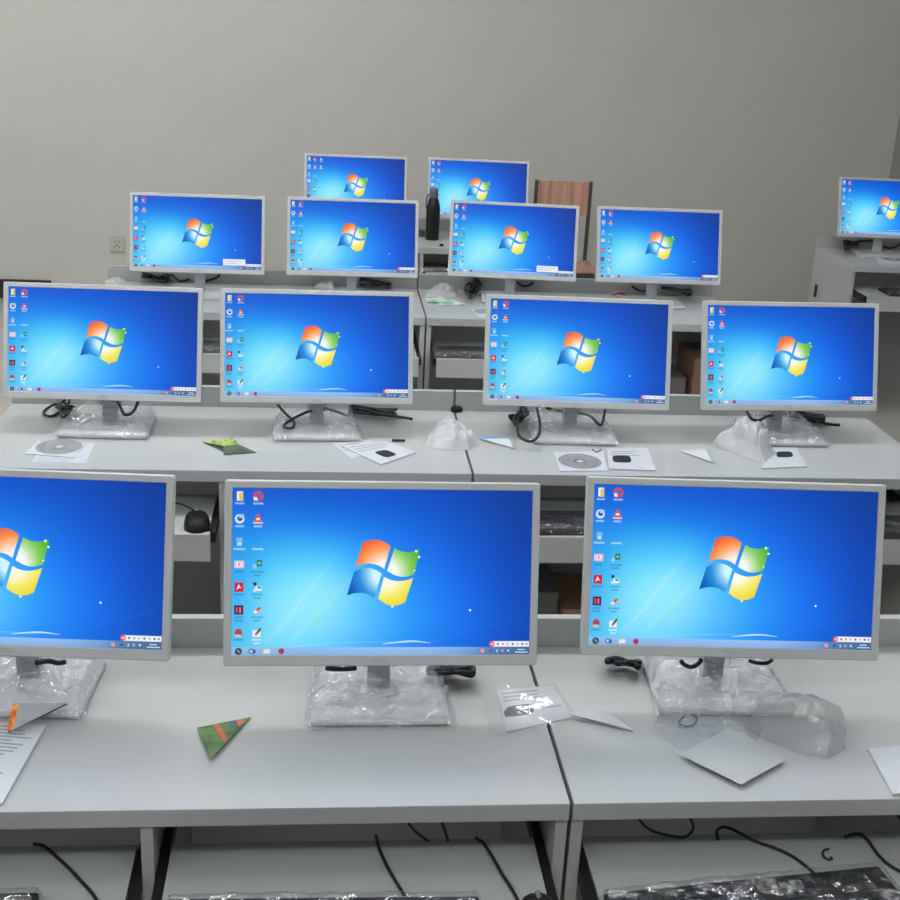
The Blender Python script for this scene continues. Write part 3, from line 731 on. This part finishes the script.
# green leaflet, second row
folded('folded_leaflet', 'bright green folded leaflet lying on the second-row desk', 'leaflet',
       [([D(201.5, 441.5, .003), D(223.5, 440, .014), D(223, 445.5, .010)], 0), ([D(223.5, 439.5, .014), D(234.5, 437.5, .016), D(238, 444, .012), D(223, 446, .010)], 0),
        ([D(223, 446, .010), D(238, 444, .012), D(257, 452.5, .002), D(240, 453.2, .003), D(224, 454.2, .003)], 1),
        ([D(203, 442.5, .0012), D(234, 439.5, .0012), D(236, 447, .0012), D(226, 453, .0012)], 1)], [M['leaf_bright'], M['leaf_grey']])
# narrow tent card beside the sleeve, near desk
p1, p2, p3, p4 = D(566, 713, .010), D(602, 708, .016), D(634, 730.5, .004), D(577, 719, .010)
folded('folded_card', 'white triangular folded card right of the clear sleeve, near the seam', 'card',
       [([p1, p2, p3], 0), ([D(566, 714, .002), D(600, 710, .002), D(634, 731.5, .0015), D(578, 720, .002)], 1)], [M['paper'], M['grey_card']])
# second row: iridescent edged card
folded('folded_card', 'white folded card with a shimmering blue-green edge beside the white bag', 'card',
       [([D(479, 437, .006), D(506, 436.2, .014), D(509, 438.6, .014), D(482, 438.9, .006)], 1), ([D(482, 438.9, .006), D(509, 438.6, .014), D(513, 448, .003)], 0),
        ([D(510.5, 438, .013), D(512.5, 438, .013), D(515, 448.8, .003), D(512.5, 449, .003)], 2)], [M['paper'], M['iri'], M['grey_card']])
# second row: white triangle card
folded('folded_card', 'white triangular card with a dark edge between the manual and the right-hand bag', 'card',
       [([D(680, 450.5, .003), D(706, 449.5, .014), D(712, 462, .004)], 0), ([D(706, 449.5, .014), D(708.5, 449.5, .014), D(715, 462.5, .003), D(712, 462.5, .003)], 1),
        ([D(682, 451, .001), D(707, 450.5, .001), D(712, 462.7, .001)], 1)], [M['paper'], M['grey_card']])
# third row: red and white wrapper, green and white wrapper, paper
folded('wrapper', 'red and white crumpled wrapper on the third-row desk under the monitors', 'wrapper',
       [([D(608, 287, .006), D(613, 285.5, .016), D(619, 292, .012), D(612, 294, .004)], 0), ([D(613, 285.5, .016), D(624, 287.5, .02), D(626, 294.5, .006), D(619, 292, .012)], 0),
        ([D(609, 288.5, .001), D(625, 289, .001), D(626, 296.5, .001), D(613, 297, .001)], 0)], [M['red_print']])
folded('wrapper', 'green and white folded wrapper lying on the third-row desk before the white bag', 'wrapper',
       [([D(424, 298, .004), D(441, 296.5, .008), D(452, 301, .006), D(428, 302.5, .003)], 0), ([D(441, 296.8, .008), D(454, 300.5, .012), D(467, 304.5, .003), D(439, 305.5, .003)], 0),
        ([D(426, 299.5, .001), D(455, 301.5, .001), D(463, 305, .001), D(434, 305.5, .001)], 0)], [M['green_white']])
q = quadD([(470, 309), (489, 307), (496, 316), (480, 318)], .0035)
mb = MB(); mb.slab(q, .003, 0); patch(mb, q, .1, .8, .1, .6, .0003, 1)
tag(mb.build('manual', [M['paper'], M['ink']], None, q[0]), 'small grey and white booklet at the front of the third-row desk', 'booklet')

# clear sleeve with printed sheet, near desk (bridges the seam)
q = quadD([(480, 692), (555, 684), (579, 721), (491, 735)], .0042)
t = thing('document_sleeve', 'clear glossy sleeve with a printed sheet lying across the near desk seam', 'sleeve', q[0])
qs = quadD([(496, 690), (553, 685.5), (572, 717), (507, 731.5)], .0024)
mb = MB(); mb.slab(qs, .0018, 0); rows(mb, qs, 3, .0003, 1, .06, .34, .3); patch(mb, qs, .07, .50, .44, .70, .0003, 2); patch(mb, qs, .03, .10, .52, .68, .0003, 2); patch(mb, qs, .66, .95, .60, .64, .0003, 1)
mb.build('printed_sheet', [M['paper'], M['ink'], M['dark_ink_and_shade']], t, q[0]).location = (0, 0, 0)
mb = MB(); vs, fs = crumple(16, 16, lambda u, v: q[0].lerp(q[1], u).lerp(q[3].lerp(q[2], u), v) + Vector((0, 0, .001 + .010 * (1 - v) * max(0, .5 - abs(u - .3)) * 2)), .0008, 20, 5)
mb.add(vs, fs, smooth=True); mb.build('clear_cover', M['film2'], t, q[0]).location = (0, 0, 0)

def disc_sleeve(label, quad, cxy, extra=None, rad=.057):
    q = quadD(quad, .0025)
    t = thing('disc_sleeve', label, 'disc sleeve', q[0], 0, 'discs in white sleeves')
    mb = MB(); mb.slab(q, .0018, 0); mb.build('sleeve', M['paper'], t, q[0]).location = (0, 0, 0)
    ctr = D(*cxy, .0030)
    mb = MB()
    for r0, r1, mi in ((.010, .021, 1), (.021, .040, 0), (.040, .046, 1), (.046, rad, 0)):
        n = 40; vs = []
        for r in (r0, r1):
            for k in range(n):
                a = 2 * math.pi * k / n; vs.append(ctr + Vector((r * math.cos(a), r * math.sin(a), 0)))
        vs2 = [v - Vector((0, 0, .0004)) for v in vs]
        mb.add(vs, [[k, (k + 1) % n, n + (k + 1) % n, n + k] for k in range(n)], mi)
    mb.build('disc', [M['disc'], M['disc_ring']], t, q[0]).location = (0, 0, 0)
    return t
disc_sleeve('disc in a white sleeve on top of papers at the left of the second row', [(38, 440.5), (86, 443.5), (74, 457.5), (25, 453.5)], (59, 446.5))
disc_sleeve('disc in a white sleeve in the second row, left of a dark-pictured manual', [(553, 452), (603, 451), (608, 470.5), (560, 471)], (580, 461))
disc_sleeve('disc in a sleeve on the corner desk by the right edge', [(872, 252), (912, 251), (920, 264), (878, 264)], (893, 259))
# papers below the first disc
q = quadD([(42, 447), (95, 442.5), (86, 463), (31, 462.5)], .0006 + .0003)
q = [p - Vector((0, 0, .0003)) for p in q]
mb = MB(); mb.slab(q, .0004, 0); rows(mb, q, 4, .00005, 1, .5, .98, .25)
tag(mb.build('paper_sheet', [M['paper'], M['ink']], None, q[0]), 'white printed paper under the disc sleeve at left of the second row', 'paper')

def manual(label, quad, lines, dark, h=.0045):
    q = quadD(quad, h); mb = MB(); mb.slab(q, h - .0004, 0)
    if lines: rows(mb, q, lines[0], .0003, 1, lines[1], lines[2], .25)
    if dark: patch(mb, q, *dark, .0004, 2)
    return tag(mb.build('manual', [M['paper'], M['ink'], M['dark_ink_and_shade']], None, q[0]), label, 'booklet', 'white manuals in the second row')
manual('white manual with a dark oblong picture, topmost of the pair under the second monitor', [(342, 446), (385, 441), (416, 452), (381, 464)], (3, .05, .4), (.30, .62, .50, .86))
q = quadD([(331, 443), (372, 440), (376, 450), (352, 459)], .0012); q = [p for p in q]
mb = MB(); mb.slab(q, .0009, 0); rows(mb, q, 3, .0001, 1, .1, .6, .2)
tag(mb.build('paper_sheet', [M['paper'], M['ink']], None, q[0]), 'white sheet sticking out left from under the second-row manual', 'paper')
manual('white manual with a dark picture on it right of the second disc sleeve', [(607, 448.5), (648, 448), (656, 470), (609, 468.5)], (3, .1, .4), (.10, .52, .36, .70))
manual('white manual with a dark strip on it, at the right end of the second row', [(769, 447), (796, 447.5), (807, 466), (762, 468)], None, (.30, .78, .22, .52))
tag(MB().tube([D(392, 440.2, .004), D(405, 440.4, .004)], .0035, 8, sub=1).build('pen', M['cable'], None, D(392, 440.2, .004)), 'short dark pen lying behind the manuals of the second row', 'pen')
q = quadD([(856, 253), (869, 252), (872, 257), (858, 259)], .003)
mb = MB(); mb.slab(q, .0026, 0); tag(mb.build('paper_sheet', M['paper'], None, q[0]), 'small white paper left of the disc on the corner desk', 'paper')

# ------------------------------------------------------------------ plastic bags and foam
def bag(label, outline, hmax, matname, seed, amp=.012, freq=18, group='crumpled plastic bags', ctr=None, n=22, pw=2.2):
    """crumpled heap over an outline on the desk (picture points), highest near its middle"""
    P = [D(x, y, 0) for x, y in outline]; c = Vector((0, 0, 0))
    for p in P: c += p
    c /= len(P)
    if ctr: c = D(*ctr, 0)
    k = 48; mb = MB(); vs = []; rings = n
    closed = P + [P[0]]
    bnd = []
    for i in range(k):
        t = i / k * len(P); j = int(t); bnd.append(closed[j].lerp(closed[j + 1], t - j))
    for r in range(rings + 1):
        f = 1 - r / rings
        for i in range(k):
            p = c.lerp(bnd[i], f); hh = hmax * (1 - f ** pw)
            q = Vector((p.x * freq + seed * 5, p.y * freq, seed))
            e = mnoise.noise(q) * .6 + .8 * abs(mnoise.noise(q * 1.9)) + .35 * abs(mnoise.noise(q * 4.3)) - .35
            env = min(1, (1 - f) * 4)
            vs.append(Vector((p.x, p.y, max(TOP + .0008, TOP + .0012 + hh + e * amp * 2.2 * env))) + Vector((mnoise.noise(q * 1.3), mnoise.noise(q * 1.7 + Vector((4, 4, 4))), 0)) * amp * env)
    fs = [[r * k + i, r * k + (i + 1) % k, (r + 1) * k + (i + 1) % k, (r + 1) * k + i] for r in range(rings) for i in range(k)]
    mb.add(vs, fs, smooth=True)
    o = mb.build('plastic_bag', M[matname], None, P[0]); tag(o, label, 'plastic bag', group)
    return o
bag('white plastic bag crumpled beside the seam of the second row', [(424, 447), (428, 437), (440, 430), (458, 430), (471, 436), (479, 446), (470, 450), (448, 451)], .056, 'bag_white', 1, .013, 17, pw=2.6)
bag('translucent plastic bag piled before the last monitor of the second row', [(712, 446), (718, 442), (735, 440), (752, 444), (764, 450), (776, 456), (766, 464), (750, 460), (730, 452)], .082, 'bag_white', 2, .016, 17, pw=2.2)
bag('white plastic bag on the third-row desk, left of the cable fan', [(424, 298), (428, 291), (440, 287), (452, 288), (462, 295), (456, 298), (440, 299)], .034, 'bag_white', 3, .007)
bag('milky clear plastic bag crumpled at the right of the near desk', [(744, 730), (752, 718), (772, 714), (800, 712), (822, 720), (846, 733), (846, 750), (828, 760), (800, 754), (768, 742)], .070, 'bag_thin', 4, .018, 9, pw=2.6)
bag('thin clear bag spread flat before the right near monitor', [(652, 728), (664, 706), (700, 700), (742, 706), (764, 726), (756, 744), (720, 752), (676, 748)], .010, 'film', 5, .004, 18)
bag('small crumpled white plastic at the left end of the third-row desk', [(104, 282), (112, 278), (124, 278), (127, 282), (116, 285)], .016, 'bag_white', 6, .006)
bag('clear film puffed up round the base of the second third-row monitor', [(314, 288), (318, 281), (330, 280), (338, 284), (334, 290)], .028, 'bag', 7, .006)
q = quadD([(680, 757), (732, 728), (785, 762), (741, 787)], .0045)
mb = MB(); 
vs, fs = crumple(12, 12, lambda u, v: q[0].lerp(q[1], u).lerp(q[3].lerp(q[2], u), v) + Vector((0, 0, .004 + .006 * math.sin(math.pi * u) * math.sin(math.pi * v))), .0012, 12, 8)
n0 = len(vs); vs2 = [v - Vector((0, 0, .003)) for v in vs]
mb.add(vs, fs, smooth=True)
tag(mb.build('foam_sheet', M['foam'], None, q[0]), 'white diamond-shaped foam sheet at the front of the near desk', 'foam sheet')

# ------------------------------------------------------------------ keyboards and mouse
def make_keyboard(label, wrapped=True):
    t = thing('keyboard', label, 'keyboard', (0, 0, 0), 0, 'black keyboards on the trays')
    mb = MB(); mb.box(-.222, .222, -.066, .066, .0, .016, .004, seg=2)
    for r in range(6):
        y0 = .050 - r * .0188 - (.004 if r else 0); x = -.213
        while x < .205:
            w = .0165 if r < 5 or abs(x + .03) > .06 else .09
            mb.box(x, x + w, y0 - .0168, y0, .0155, .0200, .0010, seg=1); x += w + .0018
    mb.build('keyboard_body', M['key'], t)
    if wrapped:
        mb = MB()
        def f(u, v):
            e = min(u, 1 - u) * .46; e2 = min(v, 1 - v) * .15
            return ((u - .5) * .456, (v - .5) * .142, .003 + .0255 * min(1, min(e, e2) / .012))
        vs, fs = crumple(64, 26, f, .0058, 30, len(label))
        vs = [(v[0], v[1], max(v[2], .0018) if not (abs(v[0]) < .225 and abs(v[1]) < .069) else max(v[2], .0232)) for v in vs]
        mb.add(vs, fs, smooth=True)
        mb.build('plastic_wrap', M['kfilm'], t)['label'] = 'clear plastic film round the keyboard'
    return t
TZ = TOP - .1194
kb = make_keyboard('black keyboard in clear film on the tray at the bottom right, most in view'); kb.location = (.646, 1.428, TZ); kb.rotation_euler = (0, 0, .11)
for x, y, rz, lab in ((.010, 1.408, -.02, 'black keyboard at the bottom edge under the middle near monitor, barely in view'),
                      (-.615, 1.432, 0, 'black keyboard at the bottom left corner, only its corner in view'),
                      (.62, 2.865, .02, 'film-wrapped black keyboard glimpsed between the middle and right near monitors'),
                      (1.32, 2.855, .0, 'film-wrapped black keyboard glimpsed at the right edge, second row'),
                      (.63, 4.475, .0, 'black keyboard on the pulled-out tray of the third row, right of the seam'),
                      (-.52, 4.475, .0, 'black keyboard on the third-row tray glimpsed between the left second-row monitors'),
                      (.50, 6.03, .0, 'black keyboard under the farthest desk, below the bottle'),
                      (2.93, 5.76, .0, 'black keyboard on the tray of the corner desk')):
    dup(kb, (x, y, TZ), rz, lab)
m0 = D(197, 528, -.1195); m0.z = TZ
t = thing('computer_mouse', 'black mouse on the second-row tray, seen between the left and middle near monitors', 'mouse', m0, .1)
def ell(mb, cx, cy_, rx, ry, hz, z0=0, n=20, mm=9, mi=0, ymin=-9, ymax=9):
    vs = []
    for j in range(mm + 1):
        a = j / mm * math.pi / 2
        for i in range(n):
            th = 2 * math.pi * i / n
            vs.append((cx + rx * math.cos(a) ** .55 * math.copysign(abs(math.cos(th)) ** .8, math.cos(th)), cy_ + ry * math.cos(a) ** .6 * math.copysign(abs(math.sin(th)) ** .8, math.sin(th)), z0 + hz * math.sin(a)))
    fs = [[j * n + i, j * n + (i + 1) % n, (j + 1) * n + (i + 1) % n, (j + 1) * n + i] for j in range(mm) for i in range(n)] + [list(range(n))[::-1]]
    mb.add(vs, fs, mi, True)
mb = MB(); ell(mb, 0, .012, .032, .052, .033); mb.build('mouse_body', M['black'], t)
mb = MB(); mb.lathe([(.0, -.004), (.008, -.004), (.010, 0), (.008, .004), (.0, .004)], 16, mtx=Matrix.Translation((0, .040, .0285)) @ Matrix.Rotation(math.pi / 2, 4, 'Y')); mb.build('scroll_wheel', M['cap'], t)
mb = MB(); mb.tube([(0, .066, .012), (-.02, .085, .02), (-.05, .09, .03), (-.085, .085, .03)], .0022, 6); mb.build('mouse_cable', M['cable'], t)
m0 = D(533, 898, -.1195); m0.z = TZ
t2 = thing('computer_mouse', 'dark mouse at the bottom edge beside the seam', 'mouse', (m0.x, m0.y - .064, TZ), 0)
mb = MB(); ell(mb, 0, 0, .032, .055, .036); mb.build('mouse_body', M['black'], t2)
mb = MB(); mb.lathe([(.0, -.004), (.008, -.004), (.010, 0), (.008, .004), (.0, .004)], 16, mtx=Matrix.Translation((0, .03, .030)) @ Matrix.Rotation(math.pi / 2, 4, 'Y')); mb.build('scroll_wheel', M['cap'], t2)

# ------------------------------------------------------------------ bottle, small things
p = D(432, 239.5, 0)
t = thing('water_bottle', 'dark bottle with a grey cap standing on the farthest desk', 'bottle', (p.x, p.y, TOP + .0004))
MB().lathe([(.030, 0), (.0325, .003), (.033, .006), (.0345, .10), (.0345, .152), (.032, .172), (.0265, .190), (.0225, .202), (.0215, .206)], 36).build('bottle_body', M['bottle'], t)
MB().lathe([(.0215, .2063), (.022, .208), (.0222, .212), (.0215, .246), (.019, .251), (.010, .2525), (0, .2525)], 36).build('bottle_cap', M['cap'], t)
MB().tube([(-.021, -.006, .222), (-.030, -.006, .218), (-.036, -.004, .19), (-.037, 0, .165), (-.034, 0, .155)], .003, 8).build('carry_strap', M['black'], t)
p = D(441.5, 246, .0004)
tag(MB().lathe([(.011, 0), (.0115, .002), (.010, .009), (.004, .011), (0, .011)], 20, mtx=Matrix.Translation(p)).build('bottle_cap', M['black'], None, p), 'small dark round cap on the front of the farthest desk', 'cap')
p = D(422.5, 236, .0004)
tag(MB().box(p.x - .02, p.x + .012, p.y - .02, p.y + .02, p.z, p.z + .03, .004).build('small_box', mat('green_box_card', (.05, .12, .09), .6, .3, .1, 30), None, p), 'small dark green box on the farthest desk left of the bottle', 'box')
p = D(456.5, 411, .0004)
tag(MB().lathe([(.017, 0), (.0175, .002), (.0155, .012), (.006, .015), (0, .015)], 24, mtx=Matrix.Translation(p)).build('rubber_plug', M['black'], None, p), 'small black round plug at the back of the second-row desk seam', 'plug')

# wall socket
t = thing('wall_socket', 'square socket plate on the wall left of the third-row monitors', 'socket', (-1.29, Y1, TOP - .39))
MB().box(-.046, .046, -.009, -.0004, -.048, .048, .003).build('socket_plate', M['plate'], t)
for xx, zz, rr in ((-.012, .016, 0), (.012, .016, 0), (-.014, -.016, .5), (.014, -.016, -.5), (0, -.006, 0)):
    MB().box(-.002, .002, -.0096, -.0085, -.007, .007, .0004, mtx=Matrix.Translation((xx, 0, zz)) @ Matrix.Rotation(rr, 4, 'Y')).build('socket_slot', M['hole'], t)

# ------------------------------------------------------------------ wooden chair beside the farthest desk
t = thing('wooden_chair', 'wooden chair with dark metal posts behind the third row, by the wall', 'chair', (1.372, 7.1, 0))
zt, zb, w = .918, .722, .171
mb = MB()
n = 10; vs = []
for j in range(2):
    for i in range(n + 1):
        x = -w + .022 + (2 * w - .044) * i / n; bow = .018 * math.cos(math.pi * (i / n - .5))
        for z in (zb, zt): vs.append((x, .155 + bow + (.0 if j == 0 else .012), z))
k = 2 * (n + 1); fs = []
for i in range(n):
    a = 2 * i; fs += [[a, a + 1, a + 3, a + 2], [k + a, k + a + 2, k + a + 3, k + a + 1], [a + 1, k + a + 1, k + a + 3, a + 3], [a, a + 2, k + a + 2, k + a]]
fs += [[0, k, k + 1, 1], [2 * n, 2 * n + 1, k + 2 * n + 1, k + 2 * n]]
mb.add(vs, fs); mb.build('backrest', M['wood'], t)
for sx in (-1, 1):
    MB().box(sx * (w - .011) - .0105, sx * (w - .011) + .0105, .150, .175, .0, zt + .004, .004).build('rear_post', M['post'], t)
    MB().box(sx * (w - .02) - .010, sx * (w - .02) + .010, -.165, -.145, 0, .437, .003).build('front_leg', M['post'], t)
MB().box(-w - .008, w + .008, -.18, .1485, .4485, .463, .005).build('seat', M['wood'], t)
mb = MB(); mb.box(-w + .032, w - .032, -.170, -.150, .412, .448, .002); mb.build('seat_rail', M['post'], t)
for sx in (-1, 1):
    MB().box(sx * (w - .02) - .008, sx * (w - .02) + .008, -.1445, .1495, .412, .448, .002).build('side_rail', M['post'], t)

# cartons standing on the floor beneath the desks
def carton(x0, x1, y0, y1, h, label, mt='carton', flap=True):
    t = thing('cardboard_box', label, 'box', ((x0 + x1) / 2, (y0 + y1) / 2, 0), 0, 'boxes on the floor under the desks')
    a, b_ = (x1 - x0) / 2, (y1 - y0) / 2
    MB().box(-a, a, -b_, b_, 0.0005, h, .003).build('box_body', M[mt], t)
    MB().box(-.025, .025, -b_, b_, h + .0002, h + .0008).build('tape', mat('packing_tape', (.30, .22, .14), .3, .5, .05, 10), t)
    MB().box(-a + .001, a - .001, -b_, -.002, h + .001, h + .003).build('box_flap', M[mt], t)
    return t
carton(.688, .93, 3.16, 3.40, .24, 'reddish brown box under the second-row desk, between the middle and right near monitors')
carton(.46, .683, 3.20, 3.40, .275, 'dark grey box beside the brown box under the second-row desk', 'carton_dark')
carton(1.36, 1.60, 3.16, 3.40, .34, 'brown box under the second-row desk at the right edge')
carton(1.500, 1.598, 4.78, 5.03, .55, 'tall reddish brown box under the third-row desk at its right end')
carton(1.30, 1.48, 4.80, 5.03, .46, 'dark grey box under the third-row desk left of the tall brown box', 'carton_dark')

# ------------------------------------------------------------------ world and colour management
wd = bpy.data.worlds.new('world'); SC.world = wd; wd.use_nodes = True
wd.node_tree.nodes['Background'].inputs[0].default_value = (.5, .52, .55, 1)
wd.node_tree.nodes['Background'].inputs[1].default_value = .1
SC.view_settings.view_transform = 'Standard'; SC.view_settings.look = 'None'
SC.view_settings.exposure = 0; SC.view_settings.gamma = 1; SC.view_settings.use_curve_mapping = False
SC.cycles.use_denoising = True
SC.cycles.max_bounces = 8; SC.cycles.transparent_max_bounces = 16
SC.cycles.caustics_reflective = False; SC.cycles.caustics_refractive = False
